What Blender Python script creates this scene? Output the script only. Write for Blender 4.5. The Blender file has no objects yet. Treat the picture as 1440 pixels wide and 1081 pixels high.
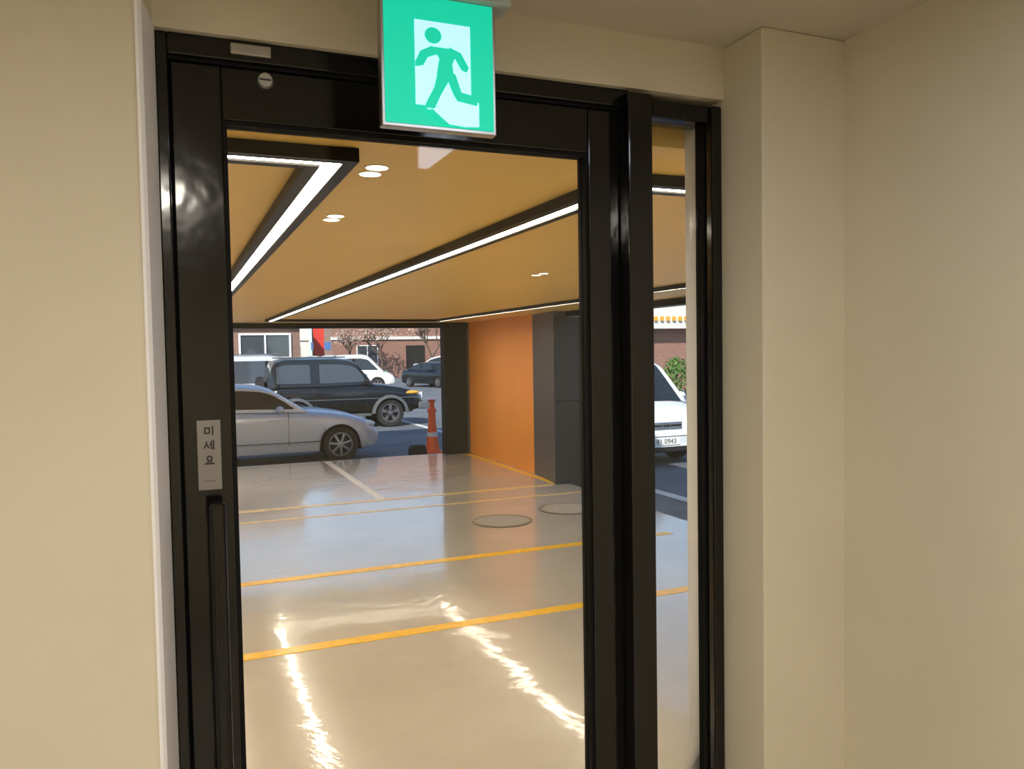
import bpy, bmesh, math, random
from mathutils import Vector, Matrix
random.seed(4)
D=bpy.data; C=bpy.context
sc=C.scene
sc.view_settings.view_transform='Standard'
try: sc.view_settings.look='None'
except Exception: pass

# ---------------------------------------------------------------- materials
def mat(name,col,rough=0.5,metal=0.0,emis=None,estr=0.0,noise=0.0,nscale=8.0,bump=0.0,bscale=30.0,spec=0.5,coat=0.0,bdist=0.01,stretch=None):
    m=D.materials.new(name); m.use_nodes=True; nt=m.node_tree; p=nt.nodes['Principled BSDF']
    p.inputs['Base Color'].default_value=(*col,1); p.inputs['Roughness'].default_value=rough
    p.inputs['Metallic'].default_value=metal; p.inputs['Specular IOR Level'].default_value=spec
    p.inputs['Coat Weight'].default_value=coat; p.inputs['Coat Roughness'].default_value=0.05
    if emis: 
        p.inputs['Emission Color'].default_value=(*emis,1); p.inputs['Emission Strength'].default_value=estr
    tc=nt.nodes.new('ShaderNodeTexCoord')
    src=tc.outputs['Object']
    if stretch:
        mp=nt.nodes.new('ShaderNodeMapping'); mp.inputs['Scale'].default_value=stretch
        nt.links.new(src,mp.inputs[0]); src=mp.outputs[0]
    if noise>0:
        n=nt.nodes.new('ShaderNodeTexNoise'); n.inputs['Scale'].default_value=nscale; n.inputs['Detail'].default_value=5
        r=nt.nodes.new('ShaderNodeValToRGB')
        r.color_ramp.elements[0].position=0.3; r.color_ramp.elements[1].position=0.7
        r.color_ramp.elements[0].color=(*[max(0,c*(1-noise)) for c in col],1)
        r.color_ramp.elements[1].color=(*[min(1,c*(1+noise)) for c in col],1)
        nt.links.new(src,n.inputs['Vector']); nt.links.new(n.outputs['Fac'],r.inputs[0]); nt.links.new(r.outputs[0],p.inputs['Base Color'])
    if bump>0:
        n=nt.nodes.new('ShaderNodeTexNoise'); n.inputs['Scale'].default_value=bscale; n.inputs['Detail'].default_value=3
        b=nt.nodes.new('ShaderNodeBump'); b.inputs['Strength'].default_value=bump; b.inputs['Distance'].default_value=bdist
        nt.links.new(src,n.inputs['Vector']); nt.links.new(n.outputs['Fac'],b.inputs['Height']); nt.links.new(b.outputs[0],p.inputs['Normal'])
    return m
def brick(name,c1,c2,mortar,scale):
    m=mat(name,c1,0.85); nt=m.node_tree; p=nt.nodes['Principled BSDF']
    tc=nt.nodes.new('ShaderNodeTexCoord'); mp=nt.nodes.new('ShaderNodeMapping'); mp.inputs['Rotation'].default_value=(math.pi/2,0,0)
    b=nt.nodes.new('ShaderNodeTexBrick'); b.inputs['Color1'].default_value=(*c1,1); b.inputs['Color2'].default_value=(*c2,1)
    b.inputs['Mortar'].default_value=(*mortar,1); b.inputs['Scale'].default_value=scale
    nt.links.new(tc.outputs['Object'],mp.inputs[0]); nt.links.new(mp.outputs[0],b.inputs['Vector']); nt.links.new(b.outputs['Color'],p.inputs['Base Color'])
    return m
def glassmat(name,tint=(1,1,1),k=1.0):
    m=D.materials.new(name); m.use_nodes=True; nt=m.node_tree; nt.nodes.clear()
    o=nt.nodes.new('ShaderNodeOutputMaterial'); mx=nt.nodes.new('ShaderNodeMixShader')
    t=nt.nodes.new('ShaderNodeBsdfTransparent'); t.inputs[0].default_value=(*tint,1)
    g=nt.nodes.new('ShaderNodeBsdfGlossy'); g.inputs['Roughness'].default_value=0.0
    fr=nt.nodes.new('ShaderNodeFresnel'); fr.inputs[0].default_value=1.45
    ml=nt.nodes.new('ShaderNodeMath'); ml.operation='MULTIPLY'; ml.inputs[1].default_value=k
    nt.links.new(fr.outputs[0],ml.inputs[0]); nt.links.new(ml.outputs[0],mx.inputs[0])
    nt.links.new(t.outputs[0],mx.inputs[1]); nt.links.new(g.outputs[0],mx.inputs[2]); nt.links.new(mx.outputs[0],o.inputs[0])
    return m

M={}
M['plaster']=mat('plaster_cream',(0.67,0.61,0.48),0.75,noise=0.03,nscale=3,bump=0.15,bscale=60,bdist=0.002)
M['bead']=mat('corner_white',(0.88,0.87,0.90),0.6)
M['ceil_in']=mat('ceiling_paint',(0.60,0.54,0.44),0.8,noise=0.02)
M['tile']=mat('indoor_floor_stone',(0.42,0.38,0.33),0.35,noise=0.1,nscale=4)
M['black']=mat('black_hairline_steel',(0.005,0.005,0.005),0.11,metal=0.0,spec=0.5,bump=0.35,bscale=3.5,bdist=0.006,stretch=(2,2,1.5))
M['blackmetal']=mat('black_profile',(0.008,0.008,0.008),0.4,spec=0.15)
M['gasket']=mat('rubber_gasket',(0.004,0.004,0.004),0.7,spec=0.2)
M['glass']=glassmat('clear_glass',(0.97,0.98,0.97),0.8)
M['steel']=mat('brushed_steel',(0.45,0.43,0.40),0.3,metal=1.0,noise=0.05,nscale=50)
M['ochre']=mat('ochre_ceiling_panel',(0.95,0.62,0.16),0.42,noise=0.03,nscale=1.2)
M['led']=mat('led_diffuser',(1,0.95,0.85),0.5,emis=(1,0.86,0.66),estr=37)
M['panelface']=mat('cool_panel_face',(0.9,0.92,1),0.5,emis=(0.72,0.80,1.0),estr=9)
M['lampface']=mat('downlight_face',(1,0.95,0.85),0.5,emis=(1,0.85,0.6),estr=4)
M['orange']=mat('orange_wall_panel',(0.90,0.33,0.02),0.38,noise=0.04,nscale=2)
M['charcoal']=mat('charcoal_panel',(0.016,0.017,0.02),0.3,spec=0.5)
M['greypanel']=mat('grey_metal_panel',(0.075,0.065,0.06),0.4)
M['yellow']=mat('yellow_line_paint',(0.88,0.52,0.02),0.25,noise=0.12,nscale=20)
M['whitel']=mat('pale_line_paint',(0.75,0.70,0.62),0.25,noise=0.05)
M['yellow2']=mat('worn_yellow_line_paint',(0.72,0.54,0.26),0.22,noise=0.12,nscale=14)
M['asphalt']=mat('asphalt',(0.15,0.165,0.19),0.85,noise=0.25,nscale=1.5,bump=0.3,bscale=60)
M['pave']=mat('concrete_pavement',(0.40,0.38,0.36),0.85,noise=0.12,nscale=2)
M['road_white']=mat('road_paint_white',(0.7,0.7,0.7),0.7,noise=0.1)
M['manhole']=mat('manhole_iron',(0.32,0.27,0.20),0.35,noise=0.2,nscale=30)
M['mring']=mat('manhole_ring',(0.12,0.09,0.06),0.4)
M['concrete']=mat('outer_concrete',(0.45,0.43,0.40),0.85,noise=0.06)
M['rubber']=mat('tyre_rubber',(0.012,0.012,0.013),0.7)
M['rim']=mat('alloy_rim',(0.35,0.35,0.37),0.3,metal=0.8)
M['dark']=mat('dark_void',(0.008,0.008,0.009),0.7)
M['carglass']=mat('car_glass',(0.015,0.02,0.025),0.05,spec=0.8)
M['carglass2']=mat('car_glass_grey',(0.06,0.07,0.085),0.05,spec=0.8)
M['silver']=mat('silver_paint',(0.52,0.59,0.74),0.3,metal=0.1,coat=0.5)
M['silver2']=mat('pale_silver_paint',(0.70,0.74,0.82),0.3,metal=0.05,coat=0.5)
M['blackpaint']=mat('black_paint',(0.008,0.010,0.014),0.2,coat=0.4)
M['cladding']=mat('grey_cladding',(0.10,0.11,0.12),0.45)
M['white']=mat('white_paint',(0.82,0.83,0.85),0.3,coat=0.5)
M['lampclear']=mat('headlamp_glass',(0.75,0.78,0.8),0.08,spec=0.9)
M['lampamber']=mat('indicator_amber',(0.75,0.38,0.04),0.3)
M['lampred']=mat('tail_lamp_red',(0.45,0.01,0.01),0.2)
M['chrome']=mat('chrome',(0.7,0.7,0.7),0.12,metal=1)
M['plate']=mat('plate_white',(0.82,0.82,0.8),0.4)
M['ink']=mat('black_ink',(0.01,0.01,0.01),0.5)
M['cone']=mat('cone_orange',(0.98,0.13,0.02),0.45)
M['reflect']=mat('reflective_band',(0.8,0.8,0.8),0.3)
M['brickA']=brick('red_brown_brick',(0.25,0.13,0.10),(0.20,0.10,0.075),(0.30,0.23,0.20),4.5)
M['brickB']=brick('brown_brick',(0.30,0.14,0.10),(0.24,0.11,0.08),(0.34,0.25,0.22),3)
M['stucco']=mat('white_stucco',(0.70,0.67,0.63),0.8,noise=0.05)
M['redsign']=mat('red_sign',(0.7,0.05,0.03),0.5)
M['bluesign']=mat('blue_sign',(0.08,0.2,0.45),0.5)
M['bark']=mat('bark',(0.13,0.09,0.07),0.9)
M['blossom']=mat('blossom',(0.50,0.34,0.27),0.9,noise=0.2)
M['leaf']=mat('shrub_leaf',(0.12,0.22,0.05),0.7,noise=0.3,nscale=5)
M['green']=mat('exit_green',(0.0,0.35,0.22),0.5,emis=(0.0,0.62,0.38),estr=0.82)
M['signwhite']=mat('exit_white',(0.45,0.7,0.8),0.5,emis=(0.40,0.76,1.0),estr=0.92)
M['plastic']=mat('grey_white_plastic',(0.42,0.46,0.46),0.4)
M['label']=mat('label_silver',(0.25,0.235,0.22),0.35,metal=0.3)
M['greenobj']=mat('green_plastic',(0.03,0.4,0.12),0.5)

def epoxy():
    m=D.materials.new('epoxy_floor'); m.use_nodes=True; nt=m.node_tree; p=nt.nodes['Principled BSDF']
    tc=nt.nodes.new('ShaderNodeTexCoord')
    n=nt.nodes.new('ShaderNodeTexNoise'); n.inputs['Scale'].default_value=0.9; n.inputs['Detail'].default_value=8; n.inputs['Roughness'].default_value=0.6
    r=nt.nodes.new('ShaderNodeValToRGB'); r.color_ramp.elements[0].position=0.3; r.color_ramp.elements[1].position=0.72
    r.color_ramp.elements[0].color=(0.46,0.43,0.39,1); r.color_ramp.elements[1].color=(0.56,0.53,0.49,1)
    nt.links.new(tc.outputs['Object'],n.inputs['Vector']); nt.links.new(n.outputs['Fac'],r.inputs[0]); nt.links.new(r.outputs[0],p.inputs['Base Color'])
    n2=nt.nodes.new('ShaderNodeTexNoise'); n2.inputs['Scale'].default_value=3.0; n2.inputs['Detail'].default_value=6; n2.inputs['Roughness'].default_value=0.52; n2.inputs['Distortion'].default_value=0.6
    b=nt.nodes.new('ShaderNodeBump'); b.inputs['Strength'].default_value=0.5; b.inputs['Distance'].default_value=0.006
    nt.links.new(tc.outputs['Object'],n2.inputs['Vector']); nt.links.new(n2.outputs['Fac'],b.inputs['Height'])
    nt.links.new(b.outputs[0],p.inputs['Normal']); nt.links.new(b.outputs[0],p.inputs['Coat Normal'])
    p.inputs['Roughness'].default_value=0.2; p.inputs['Specular IOR Level'].default_value=0.4
    p.inputs['Coat Weight'].default_value=0.75; p.inputs['Coat Roughness'].default_value=0.05; p.inputs['Coat IOR'].default_value=1.55
    return m
M['epoxy']=epoxy()

# ---------------------------------------------------------------- mesh helpers
def empty(name,loc=(0,0,0),rz=0):
    e=D.objects.new(name,None); e.location=loc; e.rotation_euler=(0,0,rz); e.empty_display_size=0.1
    sc.collection.objects.link(e); return e
def mk(name,vs,fs,mats,parent=None,smooth=False,mi=None,bevel=0,auto=None):
    me=D.meshes.new(name); me.from_pydata([tuple(v) for v in vs],[],fs); me.update()
    ob=D.objects.new(name,me); sc.collection.objects.link(ob)
    if not isinstance(mats,(list,tuple)): mats=[mats]
    for m_ in mats: me.materials.append(m_)
    if mi:
        for i,k in enumerate(mi): me.polygons[i].material_index=k
    bm=bmesh.new(); bm.from_mesh(me); bmesh.ops.recalc_face_normals(bm,faces=bm.faces); bm.to_mesh(me); bm.free()
    if smooth:
        for p in me.polygons: p.use_smooth=True
        try: me.set_sharp_from_angle(angle=math.radians(auto or 40))
        except Exception: pass
    if bevel:
        b=ob.modifiers.new('bevel','BEVEL'); b.width=bevel; b.segments=2; b.limit_method='ANGLE'
    if parent: ob.parent=parent
    return ob
def bv(x0,x1,y0,y1,z0,z1):
    return [(x0,y0,z0),(x1,y0,z0),(x1,y1,z0),(x0,y1,z0),(x0,y0,z1),(x1,y0,z1),(x1,y1,z1),(x0,y1,z1)]
BF=[(0,1,2,3),(4,5,6,7),(0,1,5,4),(1,2,6,5),(2,3,7,6),(3,0,4,7)]
def box(name,x0,x1,y0,y1,z0,z1,m,parent=None,bevel=0):
    return mk(name,bv(x0,x1,y0,y1,z0,z1),BF,m,parent,bevel=bevel)
def boxes(name,lst,m,parent=None,bevel=0):
    vs=[];fs=[]
    for b in lst:
        o=len(vs); vs+=bv(*b); fs+=[tuple(i+o for i in f) for f in BF]
    return mk(name,vs,fs,m,parent,bevel=bevel)
def prism(name,poly,axis,a,b,m,parent=None,bevel=0,smooth=False):
    def P(u,v,w):
        return {'y':(u,w,v),'z':(u,v,w),'x':(w,u,v)}[axis]
    n=len(poly); vs=[P(u,v,a) for u,v in poly]+[P(u,v,b) for u,v in poly]
    fs=[tuple(range(n)),tuple(range(2*n-1,n-1,-1))]+[(i,(i+1)%n,n+(i+1)%n,n+i) for i in range(n)]
    return mk(name,vs,fs,m,parent,bevel=bevel,smooth=smooth)
def circ(cx,cy,r,n=32,ry=None):
    ry=ry or r
    return [(cx+r*math.cos(2*math.pi*i/n),cy+ry*math.sin(2*math.pi*i/n)) for i in range(n)]
def lathe(name,prof,m,parent=None,n=32,axis='y',loc=(0,0,0),mi=None):
    vs=[];fs=[]
    k=len(prof)
    for i in range(n):
        a=2*math.pi*i/n
        for r,h in prof:
            if axis=='y': vs.append((loc[0]+r*math.cos(a),loc[1]+h,loc[2]+r*math.sin(a)))
            else: vs.append((loc[0]+r*math.cos(a),loc[1]+r*math.sin(a),loc[2]+h))
    for i in range(n):
        j=(i+1)%n
        for q in range(k-1): fs.append((i*k+q,i*k+q+1,j*k+q+1,j*k+q))
    return mk(name,vs,fs,m,parent,smooth=True,auto=35)

# ---------------------------------------------------------------- camera
f=1125.0
yaw=math.radians(22.8);pitch=math.radians(2.35);roll=math.radians(0.95)
fwd=Vector((math.sin(yaw)*math.cos(pitch),math.cos(yaw)*math.cos(pitch),-math.sin(pitch)))
r0=Vector((math.cos(yaw),-math.sin(yaw),0));u0=r0.cross(fwd)
rr=r0*math.cos(roll)-u0*math.sin(roll);uu=rr.cross(fwd)
cd=D.cameras.new('camera'); cam=D.objects.new('camera',cd); sc.collection.objects.link(cam)
mt=Matrix.Identity(4)
for i in range(3): mt[i][0]=rr[i]; mt[i][1]=uu[i]; mt[i][2]=-fwd[i]
mt.translation=Vector((0,0,1.65)); cam.matrix_world=mt
cd.sensor_fit='HORIZONTAL'; cd.sensor_width=36; cd.lens=36*f/1440; cd.clip_start=0.02; cd.clip_end=500
sc.camera=cam

G=-0.10; S=-0.30; CZ=2.17; IC=2.38; WB=1.765
# ---------------------------------------------------------------- vestibule shell
box('floor',-1.75,1.65,-2.2,1.71,-0.3,0.0,M['tile'])
box('ceiling',-1.75,1.65,-2.2,1.62,IC,IC+0.1,M['ceil_in'])
box('wall_right',1.50,1.65,-2.2,1.48,0,IC,M['plaster'])
box('wall_left',-1.75,-1.60,-2.2,1.49,0,IC,M['plaster'])
box('wall_rear',-1.60,1.50,-2.2,-2.05,0,IC,M['plaster'])
prism('wall_door_left',[(-4.0,WB),(-4.0,1.49),(-0.052,1.49),(-0.044,1.492),(-0.040,1.498),(-0.020,1.62),(-0.020,WB)],'z',0,IC,M['plaster'])
prism('trim_1',[(-0.0450,1.4885),(-0.040,1.4885),(-0.034,1.495),(-0.0165,1.619),(-0.019,1.6195),(-0.041,1.4965)],'z',0,2.255,M['bead'])  # white strip on plaster corner; daylight on the edge is put into its colour
box('wall_door_right',1.253,4.75,1.48,WB,0,IC,M['plaster'],bevel=0.004)
box('wall_door_lintel',-0.02,1.253,1.62,WB,2.255,IC,M['plaster'])
box('trim_2',1.241,1.253,1.700,WB,0,2.255,M['bead'])

# ---------------------------------------------------------------- door and frame
fr=empty('door_frame',(0,0,0))
Y0=1.635;Y1=1.71
boxes('jambs',[(-0.018,0.004,Y0,Y1,0,2.255),(0.996,1.060,1.64,1.73,0,2.24),(0.972,1.037,1.60,1.642,0,2.24),(1.222,1.252,Y0-0.01,1.690,0,2.24)],M['black'],fr,bevel=0.004)
boxes('stops',[(-0.018,0.030,1.692,1.735,0,2.255),(0.970,0.996,1.692,1.73,0,2.24),(0.03,0.97,1.692,1.735,2.19,2.255)],M['gasket'],fr)
boxes('head',[(0.004,0.996,Y0,Y1,2.215,2.255),(1.060,1.222,Y0,Y1,2.200,2.24),(1.060,1.222,Y0,Y1,0,0.10)],M['black'],fr,bevel=0.003)
boxes('head_groove',[(0.004,0.996,Y0+0.012,Y1-0.01,2.208,2.215)],M['gasket'],fr)
boxes('threshold',[(0.004,0.996,1.63,1.74,-0.001,0.012)],M['steel'],fr)
boxes('sidelight_gasket',[(1.060,1.065,Y0+0.02,Y0+0.05,0.1,2.20),(1.216,1.222,Y0+0.02,Y0+0.05,0.1,2.20)],M['gasket'],fr)
box('window_1',1.065,1.216,1.667,1.675,0.1,2.20,M['glass'],fr)
boxes('hinge_bracket',[(0.115,0.190,Y0-0.012,Y0,2.224,2.245)],M['steel'],fr,bevel=0.002)

dr=empty('door_1')
d0=1.645;d1=1.69
boxes('stiles',[(0.008,0.098,d0,d1,0.015,2.205),(0.892,0.992,d0,d1,0.015,2.205)],M['black'],dr,bevel=0.003)
boxes('rails',[(0.098,0.892,d0,d1,2.104,2.205),(0.098,0.892,d0,d1,0.015,0.12)],M['black'],dr,bevel=0.003)
boxes('glazing_bead',[(0.098,0.106,d0+0.004,d1-0.004,0.12,2.104),(0.884,0.892,d0+0.004,d1-0.004,0.12,2.104),(0.106,0.884,d0+0.004,d1-0.004,2.096,2.104),(0.106,0.884,d0+0.004,d1-0.004,0.12,0.128)],M['gasket'],dr)
box('pane',0.106,0.884,1.664,1.672,0.128,2.096,M['glass'],dr)
lathe('lock_disc',[(0.0,-0.008),(0.013,-0.008),(0.016,-0.004),(0.016,0.0)],M['steel'],dr,n=24,loc=(0.179,d0,2.186))
boxes('lock_slot',[(0.168,0.190,d0-0.0095,d0-0.0075,2.1845,2.1875)],M['ink'],dr)
def tube(name,x,y,z0,z1,r,m,parent): 
    return lathe(name,[(0,z0),(r*0.8,z0),(r,z0+0.004),(r,z1-0.004),(r*0.8,z1),(0,z1)],m,parent,n=20,axis='z',loc=(x,y,0))
tube('grip',0.064,1.60,0.50,1.375,0.0165,M['black'],dr)
for i,z in enumerate((0.6,1.27)):
    lathe('standoff_%d'%i,[(0.009,-0.045),(0.009,0.0)],M['blackmetal'],dr,n=14,loc=(0.064,d0,z))
lathe('cylinder_lock',[(0,-0.01),(0.010,-0.01),(0.012,0)],M['blackmetal'],dr,n=18,loc=(0.060,d0,0.845))

ps=empty('push_sign'); sx0,sx1,sz0,sz1=0.034,0.077,1.393,1.528
box('plate',sx0,sx1,d0-0.003,d0-0.0003,sz0,sz1,M['label'],ps,bevel=0.001)
yy0,yy1=d0-0.0042,d0-0.003
def stroke(a,b,w=0.0017):
    a=Vector(a);b=Vector(b);d=(b-a).normalized();n=Vector((-d.y,d.x))*w/2
    return [a+n,b+n,b-n,a-n]
cx=(sx0+sx1)/2
strokes=[]
def ST(x1,z1,x2,z2,zc,w=0.0028): strokes.append(stroke((cx+x1*0.001,zc+z1*0.001),(cx+x2*0.001,zc+z2*0.001),w))
zc=1.508
ST(-7,5,-7,-5,zc);ST(1,5,1,-5,zc);ST(-8,5,2,5,zc);ST(-8,-5,2,-5,zc);ST(7,9,7,-9,zc)
zc=1.480
ST(-5,7,-5,2,zc);ST(-5,2,-9,-6,zc);ST(-5,2,0,-6,zc);ST(4,8,4,-8,zc);ST(8,9,8,-9,zc);ST(0,1,4,1,zc)
zc=1.450
pts=circ(0,4,4.4,14)
for i in range(14):
    a=pts[i];b=pts[(i+1)%14]; ST(a[0],a[1],b[0],b[1],zc)
ST(-3,-1,-3,-6,zc);ST(3,-1,3,-6,zc);ST(-9,-6,9,-6,zc)
zc=1.410
for i in range(7): ST(-9+i*2.6,1,-7.6+i*2.6,1,zc,0.0012)
vs=[];fs=[]
for q in strokes:
    o=len(vs)
    vs+=[(p.x,yy0,p.y) for p in q]+[(p.x,yy1,p.y) for p in q]
    fs+=[(o,o+1,o+2,o+3),(o+4,o+5,o+6,o+7),(o,o+1,o+5,o+4),(o+1,o+2,o+6,o+5),(o+2,o+3,o+7,o+6),(o+3,o,o+4,o+7)]
mk('lettering',vs,fs,M['ink'],ps)

# ---------------------------------------------------------------- exit sign
ex=empty('exit_sign'); X0,X1,Z0,Z1=0.349,0.566,2.052,2.290; YS=1.40
box('housing',X0,X1,YS,YS+0.022,Z0,Z1,M['steel'],ex,bevel=0.002)
box('panel',X0+0.006,X1-0.006,YS-0.002,YS-0.0002,Z0+0.007,Z1-0.004,M['green'],ex)
def uv(u,v): return (X0+(u-538)/159*(X1-X0), 2.281-(v-0)/184*(2.281-Z0))
def pict(name,poly,m,y): 
    pl=[uv(*p) for p in poly]; return prism(name,pl,'y',y,y+0.0008,m,ex)
pict('doorway',[(583,30),(660,30),(660,128),(671,140),(671,174),(652,176),(622,150),(583,150)],M['signwhite'],YS-0.003)
pict('doorway_floor',[(596,152),(622,150),(652,176),(618,173)],M['signwhite'],YS-0.0031)
yp=YS-0.0042
hc=circ(608,50,11.5,28); pict('head',hc,M['green'],yp)
pict('torso',[(606,66),(632,66),(640,72),(634,88),(636,108),(622,114),(612,104),(616,82)],M['green'],yp-0.0002)
pict('arm_back',[(606,65),(614,76),(600,82),(594,94),(583,97),(583,90),(590,74)],M['green'],yp-0.0004)
pict('arm_front',[(630,64),(646,70),(657,90),(654,97),(647,95),(638,80),(628,76)],M['green'],yp-0.0006)
pict('leg_front',[(622,98),(638,102),(646,127),(669,131),(668,144),(640,140),(634,130)],M['green'],yp-0.0008)
pict('leg_back',[(614,98),(630,110),(618,132),(608,154),(594,154),(598,144),(608,124)],M['green'],yp-0.001)
pict('floor_stripe',[(598,157),(605,155),(628,175),(618,175)],M['green'],yp-0.0012)
box('mount',0.32,0.61,1.375,1.455,2.318,IC-0.001,M['plastic'],ex,bevel=0.006)
box('mount_lip',0.335,0.595,1.385,1.445,2.288,2.318,M['plastic'],ex,bevel=0.004)

# ---------------------------------------------------------------- garage
box('garage_floor',-4.0,4.75,WB,13.3,G-0.2,G,M['epoxy'])
box('doorstep',-0.02,1.25,1.71,WB,-0.3,-0.02,M['concrete'])
box('garage_ceiling',-4.0,4.75,WB,13.3,CZ,CZ+0.12,M['ochre'])
boxes('upper_storey',[(-4.2,3.0,1.62,13.5,2.52,5.8),(3.0,4.9,1.62,13.5,2.52,2.9)],M['concrete'])  # unseen mass overhead; shades street and sedan, stepped low so sun reaches van
boxes('fascia_beam',[(-4.2,4.9,13.3,13.5,2.085,2.50),(4.75,4.9,1.80,13.3,2.10,2.50)],M['blackmetal'])
box('wall_garage_left',-4.2,-4.0,1.80,13.3,-0.3,2.5,M['concrete'])
box('garage_pillar',4.25,4.66,13.08,13.30,G,CZ,M['gasket'],bevel=0.005)
box('wall_orange',4.70,4.82,10.40,13.08,G,CZ,M['orange'])
box('wall_orange_core',4.66,4.95,13.0801,13.295,S,2.08,M['greypanel'])
bx=empty('panelled_column')
prism('side_cladding',[(4.70,10.40),(4.56,9.42),(4.60,9.41),(5.3,10.3),(5.3,10.4)],'z',S,CZ-0.08,M['greypanel'],bx)
prism('side_top',[(4.70,10.399),(4.56,9.42),(4.74,9.42),(4.745,10.399)],'z',CZ-0.08,CZ-0.001,M['greypanel'],bx)
prism('front_cladding',[(4.555,9.415),(5.50,9.20),(5.50,10.3),(5.3,10.3)],'z',S,CZ-0.08,M['charcoal'],bx)
def slab(z0,z1,m,nm,off=0.004):
    prism(nm,[(4.56,9.414-off),(5.49,9.203-off),(5.49,9.21),(4.56,9.42)],'z',z0,z1,m,bx)
slab(0.985,0.997,M['gasket'],'joint_line')
slab(1.86,1.868,M['gasket'],'joint_line_top')

pl=empty('parking_line')
def line(nm,x0,x1,y0,y1,m): box(nm,x0,x1,y0,y1,G,G+0.003,m,pl)
line('stall_a',-3.5,4.74,4.78,4.885,M['yellow'])
line('stall_b',-3.5,4.30,6.345,6.45,M['yellow'])
line('stall_c',-3.5,4.50,9.34,9.46,M['yellow2'])
line('stall_d',-3.5,4.60,8.72,8.80,M['yellow2'])
line('divider',2.19,2.29,9.46,13.25,M['whitel'])
line('wall_margin',4.54,4.64,9.46,13.0,M['yellow'])
for (mx,my,mr) in ((3.07,7.62,0.29),(3.96,7.88,0.30)):
    mh=empty('manhole_cover',(mx,my,G))
    prism('disc',circ(0,0,mr,40),'z',0,0.006,M['manhole'],mh)
    ribs=[]
    for i in range(-5,6):
        y=i*mr/6; h=math.sqrt(max(0,(mr*0.9)**2-y*y)); ribs.append((-h,h,y-0.008,y+0.008,0.006,0.010))
        ribs.append((y-0.008,y+0.008,-h,h,0.006,0.0105))
    boxes('ribs',ribs,M['concrete'],mh)
    n=40;rv=[];rf=[]
    for i in range(n):
        a=2*math.pi*i/n
        for r,z in ((mr,0),(mr,0.008),(mr+0.02,0.008),(mr+0.02,0)): rv.append((r*math.cos(a),r*math.sin(a),z))
    for i in range(n):
        j=(i+1)%n
        for q in range(3): rf.append((i*4+q,i*4+q+1,j*4+q+1,j*4+q))
    mk('rim_ring',rv,rf,M['mring'],mh)

def strip_loop(x0,x1,y0,y1):
    e=empty('linear_led_light'); w=0.06; h=0.035; l=0.024; T=CZ-0.001
    B=[];L=[]
    for x in (x0,x1):
        inner=1 if x==x0 else -1
        o=(x-w,x-l) if inner==1 else (x+l,x+w); i_=(x+l,x+w) if inner==1 else (x-w,x-l)
        B.append((*o,y0-w,y1+w,CZ-h,T)); B.append((*i_,y0+l,y1-l,CZ-h,T)); L.append((x-l,x+l,y0-l,y1+l,CZ-h+0.006,CZ-0.004))
    for y in (y0,y1):
        inner=1 if y==y0 else -1
        o=(y-w,y-l) if inner==1 else (y+l,y+w); i_=(y+l,y+w) if inner==1 else (y-w,y-l)
        B.append((x0-l,x1+l,*o,CZ-h+0.0003,T)); B.append((x0+w,x1-w,*i_,CZ-h+0.0003,T)); L.append((x0+l,x1-l,y-l,y+l,CZ-h+0.006,CZ-0.004))
    boxes('profile',B,M['blackmetal'],e); boxes('diffuser',L,M['led'],e)
strip_loop(-2.6,0.385,2.09,11.9)
strip_loop(1.27,3.80,2.10,11.95)

def dl(x,y,r=0.05,dy0=0.042):
    e=empty('downlight',(x,y,CZ)); 
    for i,dy in enumerate((-dy0,dy0)):
        prism('trim_%d'%i,circ(0,dy,r+0.004,28),'z',-0.003,-0.0005,M['plate'],e)
        prism('lens_%d'%i,circ(0,dy,r,28),'z',-0.004,-0.003,M['lampface'],e)
dl(0.535,2.26,0.030); dl(0.571,3.08,0.030); dl(2.29,4.93,0.030,0.06)

# ---------------------------------------------------------------- street
box('ground',-90,110,-40,140,S-0.2,S,M['asphalt'])
box('pavement_strip',-30,3.5,27.0,30.0,S,S+0.12,M['pave'])
rl=empty('road_line'); box('edge',5.95,6.12,2,30,S,S+0.004,M['road_white'],rl); 

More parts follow.
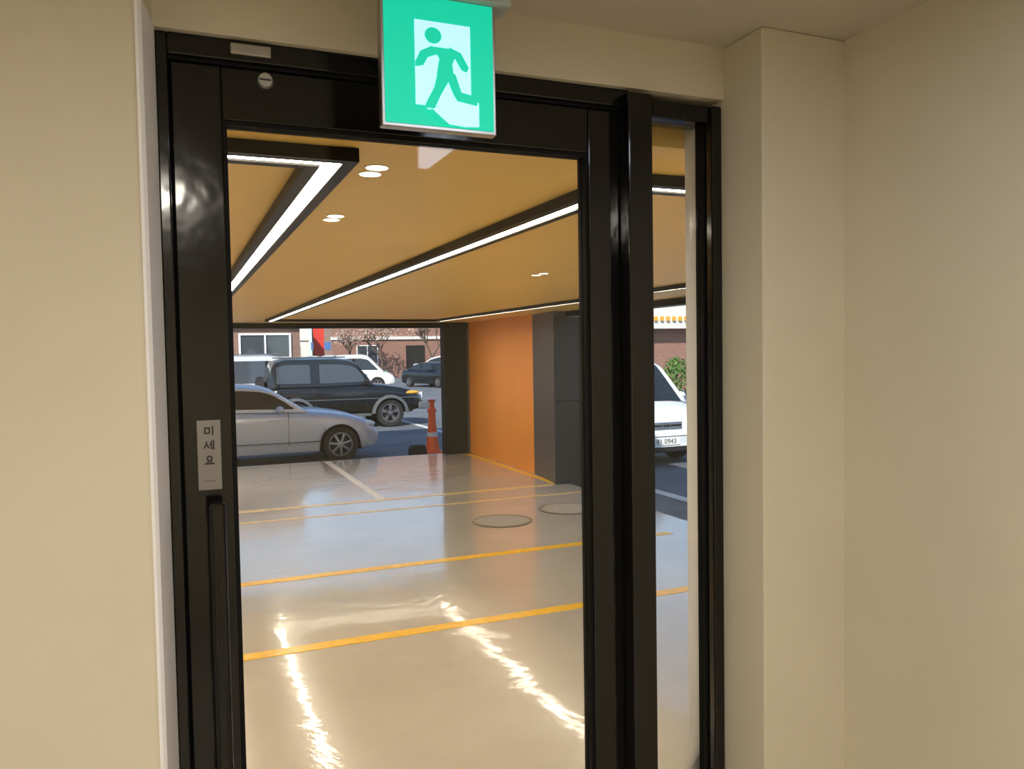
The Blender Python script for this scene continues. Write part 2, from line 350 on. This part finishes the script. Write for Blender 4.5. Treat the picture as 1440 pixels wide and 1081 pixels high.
# ------------- cars
def interp(c,x):
    if x<=c[0][0]: return c[0][1]
    for (a,za),(b,zb) in zip(c,c[1:]):
        if x<=b:
            t=(x-a)/(b-a); return za+(zb-za)*t
    return c[-1][1]
def smoothc(c,x,s=0.06):
    return (interp(c,x-s)+2*interp(c,x)+interp(c,x+s))/4
def car(name,loc,rz,L,HW,top,cab,wx,R,sill,paint,win,tumble=0.33,hb=None,lower=None,rimspokes=5,paint2=None,step=0.035,gm=None,sh=0.085,wb=0.055,pil=None):
    e=empty(name,(loc[0],loc[1],S),rz)
    def plan(x):
        u=abs(2*x/L-1); return HW*(1-0.03*u**2-0.16*max(0,(u-0.86)/0.14)**2)
    def zbot(x):
        z=sill+0.10*max(0,(abs(2*x/L-1)-0.8)/0.2)**2
        for w in wx:
            Ra=R*1.13
            if abs(x-w)<Ra: z=max(z,R+math.sqrt(Ra*Ra-(x-w)**2))
        return z
    xs=[0.0,0.01,0.03]; x=0.06
    while x<L-0.06: xs.append(x); x+=step
    xs+=[L-0.03,L-0.01,L]
    fr_=[(0,0,1),(0.55,0,0.7),(0.82,0.015,0.25),(0.93,0.05,0),(0.985,0.14,0),(1.0,0.30,0),(1.0,0.5,0),(0.985,0.72,0),(0.97,0.9,0),(0.93,1.0,0)]
    K=len(fr_); vs=[];fs=[];mi=[]
    for x in xs:
        zt=smoothc(top,x); zb=min(zbot(x),zt-0.06); hw=plan(x); zf=sill
        row=[]
        for (yy,t,cr) in fr_:
            z=zt-(zt-zf)*t+0.03*cr
            if t>=0.5: z=max(z,zb+ (0.0 if t==1 else 0.002*(1-t)))
            if t==0.30: z=max(z,zb+0.004)
            row.append((x,yy*hw,z))
        full=row[::-1]+[(a,-b,c) for a,b,c in row[1:]]
        vs+=full
    N=2*K-1
    for i in range(len(xs)-1):
        for j in range(N-1):
            fs.append((i*N+j,i*N+j+1,(i+1)*N+j+1,(i+1)*N+j))
            low=min(j,N-2-j)
            mi.append(1 if (paint2 and low<=1) else 0)
    fs.append(tuple(range(N))); mi.append(0); fs.append(tuple((len(xs)-1)*N+j for j in range(N))[::-1]); mi.append(0)
    mk('body',vs,fs,[paint,paint2 or paint],e,smooth=True,mi=mi,auto=50)
    box('underbody',0.25,L-0.25,-HW*0.72,HW*0.72,sill*0.9,min(0.8,interp(top,L-0.4)-0.08),M['dark'],e)
    x0,x1=cab[0][0],cab[-1][0]; hb=hb or HW*0.93
    xs=[x0+(x1-x0)*i/90 for i in range(91)]
    vs=[];fs=[];mi=[]
    for x in xs:
        zr=smoothc(cab,x,0.05); bl=smoothc(top,x)-0.015
        zr=max(zr,bl+0.004); hbx=min(hb,plan(x)*0.95)
        def hy(z): return max(0.05,hbx-tumble*max(0,z-bl))
        zs=max(zr-sh,bl+0.003); zw=min(bl+wb,zs)
        row=[(0,zr+0.015),(0.5*hy(zr),zr+0.010),(0.86*hy(zr),zr-0.008),(hy(zs)-0.01,max(zr-0.04,bl+0.0035)),(hy(zs),zs),(hy(zw),zw),(hbx,bl)]
        full=[(x,a,b) for a,b in row[::-1]]+[(x,-a,b) for a,b in row[1:]]
        vs+=full
    K=7;N=13
    roofz=max(z for _,z in cab)
    for i in range(90):
        xm=(xs[i]+xs[i+1])/2; za=interp(cab,xs[i]);zb_=interp(cab,xs[i+1]); sl=abs((zb_-za)/(xs[i+1]-xs[i])); bl=interp(top,xm); zm=(za+zb_)/2
        for j in range(12):
            fs.append((i*N+j,i*N+j+1,(i+1)*N+j+1,(i+1)*N+j))
            k=min(j,11-j)
            gl=0
            if k==1 and zm-bl>0.16 and any(a<xm<b for a,b in win): gl=1
            if k==1 and zm-bl>0.16 and not gl and win[0][0]<xm<win[-1][1]: gl=2
            if k>=4 and sl>0.33 and zm<roofz-0.06 and zm>bl+0.03: gl=1
            mi.append(gl)
    mk('cabin',vs,fs,[paint,gm or M['carglass'],pil or M['blackmetal']],e,smooth=True,mi=mi,auto=45)
    for w in wx:
        for s in (-1,1):
            y=s*(HW-0.12); nm='wheel_%d_%d'%(int(w*10),s)
            prof=[(R*0.60,-0.10),(R*0.93,-0.105),(R,-0.07),(R,0.07),(R*0.93,0.105),(R*0.60,0.10)]
            lathe(nm+'_tyre',prof,M['rubber'],e,n=36,loc=(w,y,R))
            lathe(nm+'_rimlip',[(R*0.56,s*0.06),(R*0.62,s*0.102),(R*0.66,s*0.102),(R*0.66,s*0.05)],M['rim'],e,n=36,loc=(w,y,R))
            lathe(nm+'_back',[(0,s*0.02),(R*0.62,s*0.02)],M['dark'],e,n=24,loc=(w,y,R))
            sv=[];sf=[]
            for q in range(rimspokes):
                a=2*math.pi*q/rimspokes+0.3
                for da in ((-0.10,0.10) if rimspokes<7 else (0,)):
                    aa=a+da
                    d=Vector((math.cos(aa),0,math.sin(aa)));n=Vector((-math.sin(aa),0,math.cos(aa)))*R*0.055
                    c=Vector((w,y,R)); o=len(sv)
                    ya=s*0.09;yb=s*0.05
                    for rad in (R*0.08,R*0.62):
                        for sg in (-1,1):
                            for yv in (ya,yb): sv.append(c+d*rad+n*sg+Vector((0,yv,0)))
                    sf+=[(o,o+2,o+6,o+4),(o+1,o+3,o+7,o+5),(o,o+1,o+5,o+4),(o+2,o+3,o+7,o+6)]
            mk(nm+'_spokes',sv,sf,M['rim'],e)
            lathe(nm+'_hub',[(0,s*0.098),(R*0.13,s*0.095),(R*0.16,s*0.05)],M['rim'],e,n=16,loc=(w,y,R))
    return e,plan
def ell(name,loc,rad,m,parent,rz=0):
    bm=bmesh.new(); bmesh.ops.create_uvsphere(bm,u_segments=20,v_segments=12,radius=1)
    me=D.meshes.new(name); bm.to_mesh(me); bm.free(); me.materials.append(m)
    for p in me.polygons: p.use_smooth=True
    o=D.objects.new(name,me); sc.collection.objects.link(o); o.parent=parent; o.location=loc; o.scale=rad; o.rotation_euler=(0,0,rz)
    return o
def seams(e,lst,HW,m=None,nm='seams'):
    B=[]
    for (x0,x1,z0,z1) in lst:
        for s in (-1,1):
            a,b=(HW*0.9,HW+0.003); 
            B.append((x0,x1,min(s*a,s*b),max(s*a,s*b),z0,z1))
    boxes(nm,B,m or M['dark'],e)
def mirrors(e,x,z,HW,m):
    for s in (-1,1): ell('mirror_%d'%s,(x,s*(HW+0.06),z),(0.07,0.11,0.065),m,e)

HW=0.92
e,pl_=car('sedan_silver',(-1.39,15.42),0,4.84,HW,
 [(0,.60),(0.04,.86),(0.2,1.0),(.9,1.02),(2,.99),(3.4,.95),(3.9,.91),(4.3,.84),(4.6,.74),(4.78,.62),(4.84,.50)],
 [(0.75,1.0),(1.35,1.27),(1.9,1.40),(2.4,1.43),(2.75,1.40),(2.95,1.34),(3.55,.96)],
 (1.23,4.11),0.325,0.22,M['silver'],[(1.15,2.02),(2.10,3.3)],rimspokes=7)
seams(e,[(2.055,2.061,.35,.97),(3.20,3.206,.35,.93),(1.15,1.156,.6,.97)],HW)
seams(e,[(1.62,3.75,.40,.412)],HW,M['cladding'],'side_moulding')
B=[]
for x in (1.75,2.85):
    for s in (-1,1): B.append((x,x+0.2,min(s*.90,s*.935),max(s*.90,s*.935),.80,.825))
boxes('door_handles',B,M['silver'],e,bevel=0.006)
mirrors(e,3.05,1.0,HW,M['silver'])
for s in (-1,1):
    ell('headlamp_%d'%s,(4.60,s*0.70,.66),(0.20,0.17,0.075),M['lampclear'],e,-s*0.5)
    ell('indicator_%d'%s,(4.50,s*0.80,.66),(0.10,0.08,0.04),M['lampamber'],e,-s*0.5)
    ell('tail_lamp_%d'%s,(0.10,s*0.72,.82),(0.10,0.16,0.08),M['lampred'],e)
box('grille',4.76,4.85,-0.3,0.3,.50,.62,M['dark'],e,bevel=0.01)
box('bumper_intake',4.78,4.852,-0.6,0.6,.28,.38,M['dark'],e,bevel=0.01)
box('number_plate',4.84,4.865,-0.26,0.26,.40,.50,M['plate'],e)

HW=0.90
SX=2.12
e,pl_=car('suv_black',(SX,21.75),0,4.05,HW,
 [(0,.80),(0.03,1.12),(0.3,1.15),(1.5,1.14),(2.5,1.16),(2.95,1.13),(3.45,1.05),(3.75,.97),(3.96,.85),(4.05,.66)],
 [(0.02,1.16),(0.06,1.50),(0.18,1.78),(0.45,1.86),(1.7,1.86),(2.1,1.82),(2.28,1.73),(2.72,1.16)],
 (0.68,3.13),0.375,0.42,M['blackpaint'],[(0.24,1.08),(1.32,2.44)],tumble=0.20,paint2=M['blackmetal'],rimspokes=5,gm=M['carglass2'],sh=0.16,wb=0.09,pil=M['blackpaint'])
seams(e,[(1.20,1.21,.5,1.1),(2.48,2.49,.5,1.1)],HW)
seams(e,[(0.0,3.9,.77,.79)],HW,M['cladding'],'side_moulding')
for w in (0.68,3.13):
    for s in (-1,1):
        vs=[];fs=[];n=16
        for i in range(n+1):
            a=math.pi*i/n
            for r,y in ((0.415,HW-0.06),(0.415,HW+0.05),(0.49,HW+0.035),(0.50,HW-0.06)): vs.append((w+r*math.cos(a),s*y,0.375+r*math.sin(a)*0.98))
        for i in range(n):
            for q in range(3): fs.append((i*4+q,i*4+q+1,i*4+5+q,i*4+4+q))
        mk('flare_%d_%d'%(int(w*10),s),vs,fs,M['cladding'],e,smooth=True)
for s in (-1,1):
    box('headlamp_%d'%s,3.97,4.07,min(s*0.45,s*0.7),max(s*0.45,s*0.7),.74,.90,M['lampclear'],e,bevel=0.01)
    ell('indicator_%d'%s,(3.72,s*0.80,.90),(0.24,0.10,0.055),M['lampamber'],e)  # long amber strip: yellowish reflection along the hood side, drawn as an indicator
    box('side_step_%d'%s,1.25,2.6,min(s*0.82,s*0.98),max(s*0.82,s*0.98),.33,.39,M['cladding'],e,bevel=0.01)
    box('roof_rail_%d'%s,0.3,2.0,min(s*0.66,s*0.70),max(s*0.66,s*0.70),1.865,1.90,M['cladding'],e,bevel=0.01)
mirrors(e,2.50,1.24,HW,M['blackpaint'])
box('grille',4.00,4.07,-0.42,0.42,.72,.90,M['dark'],e)
box('bumper_front',3.92,4.20,-0.86,0.86,.44,.64,M['cladding'],e,bevel=0.04)
box('bumper_rear',-0.12,0.1,-0.84,0.84,.45,.62,M['cladding'],e,bevel=0.03)
lathe('spare_wheel',[(0,0.09),(0.3,0.09),(0.36,0.05),(0.36,-0.09),(0,-0.09)],M['rubber'],e,n=28,loc=(0,0,0)).matrix_local=Matrix.Translation((-0.12,0,1.05))@Matrix.Rotation(math.pi/2,4,'Z')

HW=0.95
e,pl_=car('minivan_silver',(0.15,25.3),0,4.8,HW,
 [(0,.70),(0.03,1.05),(0.3,1.12),(3.5,1.08),(4.2,1.0),(4.6,.86),(4.76,.72),(4.8,.6)],
 [(0.03,1.1),(0.2,1.6),(0.4,1.86),(1.0,1.96),(2.4,1.96),(2.8,1.9),(3.1,1.74),(3.95,1.06)],
 (0.95,3.85),0.34,0.28,M['silver2'],[(0.35,1.3),(1.4,2.3),(2.4,3.5)],tumble=0.22,rimspokes=7,gm=M['carglass2'],sh=0.16)
for s in (-1,1):
    box('roof_rail_%d'%s,0.7,2.7,min(s*0.62,s*0.66),max(s*0.62,s*0.66),1.97,2.01,M['steel'],e,bevel=0.008)
    ell('headlamp_%d'%s,(4.52,s*0.72,.82),(0.2,0.16,0.09),M['lampclear'],e)
mirrors(e,3.35,1.15,HW,M['silver2'])

def generic(name,loc,rz,paint,h=1.45,L=4.6):
    k=h/1.45
    e,_=car(name,loc,rz,L,0.9,[(0,.6),(0.04,.9*k),(0.2,.98*k),(.9,1.0*k),(L-1.3,.95*k),(L-.6,.86*k),(L-.1,.70*k),(L,.5)],
     [(0.7,.99*k),(1.3,1.3*k),(1.9,1.43*k),(2.5,1.43*k),(2.8,1.36*k),(L-1.25,.95*k)],(0.95,L-.9),0.32,0.22,paint,[(1.0,2.0),(2.08,3.1)],step=0.06)
    box('grille',L-0.06,L+0.01,-0.35,0.35,.48,.64,M['dark'],e,bevel=0.01)
    box('number_plate',L,L+0.025,-0.26,0.26,.36,.46,M['plate'],e)
    for s in (-1,1): ell('headlamp_%d'%s,(L-0.20,s*0.68,.66),(0.2,0.16,0.08),M['lampclear'],e)
    mirrors(e,L-1.6,1.0,0.9,paint)
    return e
generic('sedan_dark',(13.0,46.4),math.radians(-70),M['blackpaint'])
generic('suv_white',(15.6,55.5),math.radians(-15),M['white'],h=1.75)
HW=0.9
e,_=car('van_white_far',(6.4,44.0),math.radians(-15),4.8,HW,
 [(0,.7),(0.03,1.05),(0.3,1.1),(3.9,1.05),(4.5,.9),(4.75,.75),(4.8,.6)],
 [(0.03,1.1),(0.1,1.7),(0.25,1.9),(3.0,1.93),(3.4,1.85),(4.2,1.05)],(0.9,3.9),0.34,0.3,M['white'],[(0.4,1.5),(1.6,2.6),(2.7,3.9)],tumble=0.15,sh=0.2)

HW=0.88
e,_=car('van_white',(7.46,15.9),math.radians(-90),4.7,HW,
 [(0,.7),(0.03,1.05),(0.3,1.12),(3.7,1.10),(4.1,1.04),(4.45,.93),(4.62,.80),(4.68,.6),(4.7,.5)],
 [(0.03,1.1),(0.12,1.55),(0.3,1.74),(1.0,1.80),(3.0,1.79),(3.3,1.74),(3.5,1.66),(4.15,1.04)],
 (0.9,3.85),0.32,0.22,M['white'],[(0.4,1.5),(1.6,2.6),(2.75,3.7)],tumble=0.2,rimspokes=7)
box('grille_upper',4.64,4.712,-0.32,0.32,.62,.74,M['chrome'],e,bevel=0.01)
box('grille_slot',4.65,4.716,-0.29,0.29,.665,.70,M['dark'],e)
box('bumper_intake',4.64,4.708,-0.6,0.6,.25,.33,M['dark'],e,bevel=0.01)
box('bumper_line',4.66,4.712,-0.75,0.75,.50,.508,M['cladding'],e)
box('plate_front',4.69,4.72,-0.27,0.27,.36,.475,M['plate'],e,bevel=0.003)
for s in (-1,1):
    ell('headlamp_%d'%s,(4.50,s*0.66,.76),(0.18,0.17,0.13),M['lampclear'],e)
    ell('fog_lamp_%d'%s,(4.62,s*0.66,.40),(0.05,0.07,0.05),M['lampclear'],e)
mirrors(e,3.75,1.12,HW,M['white'])
def text(name,s,size,m,parent,mtx,font_align='CENTER'):
    cu=D.curves.new(name,'FONT'); cu.body=s; cu.size=size; cu.align_x=font_align; cu.align_y='CENTER'; cu.extrude=0.0015
    o=D.objects.new(name,cu); sc.collection.objects.link(o); cu.materials.append(m); o.parent=parent; o.matrix_local=mtx; return o
text('plate_digits','81 0943',0.12,M['ink'],e,Matrix.Translation((4.722,0,0.417))@Matrix.Rotation(math.pi/2,4,'Z')@Matrix.Rotation(math.pi/2,4,'X'))
n=24;vs=[];fs=[]
for i in range(n):
    a=2*math.pi*i/n
    for k in (1.0,0.78):
        vs.append((4.718,0.085*k*math.cos(a),0.685+0.045*k*math.sin(a)))
for i in range(n):
    j=(i+1)%n; fs.append((2*i,2*i+1,2*j+1,2*j))
mk('badge',vs,fs,M['cladding'],e)

tc_=empty('traffic_cone',(4.55,14.85,S))
box('base',-0.19,0.19,-0.19,0.19,0,0.05,M['cone'],tc_,bevel=0.01)
lathe('body',[(0.16,0.05),(0.13,0.12),(0.075,0.60),(0.07,0.80),(0.09,0.81),(0.09,0.86),(0.055,0.90),(0.05,1.0),(0.075,1.02),(0.075,1.05),(0,1.06)],M['cone'],tc_,n=24,axis='z')
lathe('band',[(0.107,0.34),(0.098,0.42)],M['reflect'],tc_,n=24,axis='z')
ws=empty('wheel_stop',(4.22,14.6,S+0.02))
prism('block',[(-0.20,0.0),(0.12,0.0),(0.10,0.16),(0.06,0.20),(-0.14,0.20),(-0.19,0.16)],'y',-0.12,0.12,M['rubber'],ws,bevel=0.02)
boxes('feet',[(-0.18,-0.08,-0.1,0.1,-0.02,0.01),(0.02,0.1,-0.1,0.1,-0.02,0.01)],M['rubber'],ws)

# ---------------------------------------------------------------- background buildings
def building(name,x0,x1,y0,y1,h,m,wins=[],doors=[],band=None):
    e=empty(name,(x0,y0,S)); W=x1-x0
    box('mass',0,W,0,y1-y0,0,h,m,e)
    if band: boxes('cornice',[(-0.1,W+0.1,-0.15,0.1,z,z+0.25) for z in band],M['stucco'],e)
    fb=[];gb=[]
    for (a,b,z0,z1) in wins:
        gb.append((a,b,-0.03,0.05,z0,z1)); t=0.07
        fb+=[(a-t,a,-0.08,0.05,z0-t,z1+t),(b,b+t,-0.08,0.05,z0-t,z1+t),(a,b,-0.08,0.05,z1,z1+t),(a,b,-0.10,0.05,z0-t,z0),((a+b)/2-0.03,(a+b)/2+0.03,-0.07,0.05,z0,z1)]
    if gb: boxes('window_panes',gb,M['carglass2'],e); boxes('window_frames',fb,M['white'],e)
    if doors: boxes('doorways',[(a,b,-0.04,0.05,z0,z1) for a,b,z0,z1 in doors],M['dark'],e)
    return e
building('brick_house',-8,4.3,30.5,40,5.0,M['brickA'],[(10.2,11.9,1.9,2.7),(5,6.6,1.7,2.7),(2,3.5,1.7,2.7),(8,9.4,3.6,4.6)],band=[2.95])
building('brick_apartment',11.5,38,64,74,10,M['brickB'],[(i,i+1.6,4.2,5.6) for i in (2,5.5,9,12.5,16,20)]+[(i,i+1.6,1.2,2.6) for i in (2,9.5,16)],doors=[(6,7.6,0,2.6),(12.2,14.8,0,2.8)],band=[3.1])
building('stucco_house',4.6,10.6,70,80,9,M['stucco'],[(1,2.6,1.4,2.7),(3.6,5.2,1.4,2.7),(1,2.6,4.4,5.7)],band=[3.2])
building('corner_house',18,34,32,42,6,M['brickB'],[(7,9,1.2,2.4),(11,13,1.2,2.4)],band=[2.9])
e=empty('awning_sign',(18,31.8,S)); box('board',0.5,6.6,-0.5,0.0,2.9,4.1,M['stucco'],e)
boxes('roof_tiles',[(0.6+i*0.33,0.74+i*0.33,-0.62,-0.5,3.25,3.45) for i in range(18)],M['lampamber'],e)
e=empty('street_sign',(6.2,38,S)); boxes('post',[(-0.05,0.05,-0.05,0.05,0,5)],M['steel'],e); box('red_board',-0.25,0.25,-0.08,-0.05,1.9,4.4,M['redsign'],e)
e=empty('banner_sign',(6.9,41.6,S)); boxes('post',[(-0.05,0.05,-0.05,0.05,0,4)],M['steel'],e); box('blue_board',-0.5,0.5,-0.08,-0.05,2.2,2.6,M['bluesign'],e)
e=empty('recycling_bin',(12.3,51.5,S)); prism('tub',[(-0.35,0),(0.35,0),(0.42,0.75),(-0.42,0.75)],'y',-0.3,0.3,M['greenobj'],e,bevel=0.03); box('lid',-0.45,0.45,-0.33,0.33,0.76,0.84,M['greenobj'],e,bevel=0.02)

def tree(name,loc,h,bl,seed):
    random.seed(seed); e=empty(name,loc); vs=[];fs=[];bv_=[];bf=[]
    def seg(a,b,ra,rb):
        d=(b-a).normalized(); n=d.orthogonal().normalized(); m=d.cross(n); o=len(vs)
        for (p,r) in ((a,ra),(b,rb)):
            for i in range(5):
                t=2*math.pi*i/5; vs.append(p+n*r*math.cos(t)+m*r*math.sin(t))
        for i in range(5): fs.append((o+i,o+(i+1)%5,o+5+(i+1)%5,o+5+i))
    def grow(p,d,l,r,dep):
        q=p+d*l; seg(p,q,r,r*0.7)
        if dep==0:
            for _ in range(bl):
                c=q+Vector((random.gauss(0,.25),random.gauss(0,.25),random.gauss(0,.2))); s=random.uniform(.04,.09); o=len(bv_)
                n=Vector((random.gauss(0,1),random.gauss(0,1),random.gauss(0,1))).normalized(); a=n.orthogonal().normalized()*s; b=n.cross(a)
                bv_.extend([c+a,c+b,c-a,c-b]); bf.append((o,o+1,o+2,o+3))
            return
        for _ in range(3):
            nd=(d+Vector((random.uniform(-.8,.8),random.uniform(-.8,.8),random.uniform(-.1,.5)))).normalized()
            grow(q,nd,l*random.uniform(.6,.85),r*0.62,dep-1)
    grow(Vector((0,0,0)),Vector((0.05,0,1)),h*0.26,h*0.022,4)
    mk('branches',vs,fs,M['bark'],e); 
    if bf: mk('blossoms',bv_,bf,M['blossom'],e)
tree('blossom_tree',(18.4,60,S),6,12,3); tree('blossom_tree',(14.6,60.5,S),5.2,12,8); tree('blossom_tree',(12.2,61,S),5,6,12); tree('blossom_tree',(20.6,59,S),5,10,21)
def shrub(name,loc,r,h,seed):
    random.seed(seed); e=empty(name,loc); vs=[];fs=[]
    for _ in range(1100):
        a=random.uniform(0,6.28);el=random.uniform(0,1.5);k=random.uniform(.6,1)
        c=Vector((r*k*math.cos(a)*math.cos(el),r*k*math.sin(a)*math.cos(el),0.1+h*k*math.sin(el))); s=random.uniform(.05,.11)
        n=Vector((random.gauss(0,1),random.gauss(0,1),random.gauss(0,1))).normalized(); u=n.orthogonal().normalized()*s; w=n.cross(u); o=len(vs)
        vs+= [c+u,c+w*0.5,c-u,c-w*0.5]; fs.append((o,o+1,o+2,o+3))
    mk('foliage',vs,fs,M['leaf'],e); lathe('stem',[(0.06,0),(0.03,h*0.6)],M['bark'],e,n=8,axis='z')
shrub('shrub',(19.9,29,S),0.9,1.5,2)

# ---------------------------------------------------------------- lights
def area(name,loc,rot,sx,sy,p,col):
    l=D.lights.new(name,'AREA'); l.shape='RECTANGLE'; l.size=sx; l.size_y=sy; l.energy=p; l.color=col
    o=D.objects.new(name,l); sc.collection.objects.link(o); o.location=loc; o.rotation_euler=rot; return o
LX,LY=-0.12,-0.50
e=empty('ceiling_light',(LX,LY,IC))
prism('rim',circ(0,0,0.2,32),'z',-0.03,-0.001,M['plate'],e); prism('lens',circ(0,0,0.18,32),'z',-0.035,-0.03,M['lampface'],e)
a=area('ceiling_light_glow',(LX,LY,IC-0.05),(0,0,0),0.35,0.35,47,(1,0.92,0.79))
e=empty('ceiling_panel_light',(0.74,0.50,IC)); box('frame',-0.205,0.205,-0.20,0.20,-0.012,-0.001,M['plate'],e,bevel=0.002); box('face',-0.19,0.19,-0.185,0.185,-0.014,-0.012,M['panelface'],e)
sl=D.lights.new('sun','SUN'); sl.energy=5.6; sl.angle=math.radians(0.6); sl.color=(1,0.95,0.86)
so=D.objects.new('sun',sl); sc.collection.objects.link(so)
sd=Vector((0.55,0.75,-0.72)).normalized(); so.rotation_euler=sd.to_track_quat('-Z','Y').to_euler(); so.location=(-10,-10,20)
w=D.worlds.new('world'); sc.world=w; w.use_nodes=True; nt=w.node_tree; bg=nt.nodes['Background']
sk=nt.nodes.new('ShaderNodeTexSky'); sk.sky_type='HOSEK_WILKIE'; sk.sun_direction=(-sd).normalized(); sk.turbidity=2.5; sk.ground_albedo=0.3
nt.links.new(sk.outputs[0],bg.inputs[0]); bg.inputs[1].default_value=6.2
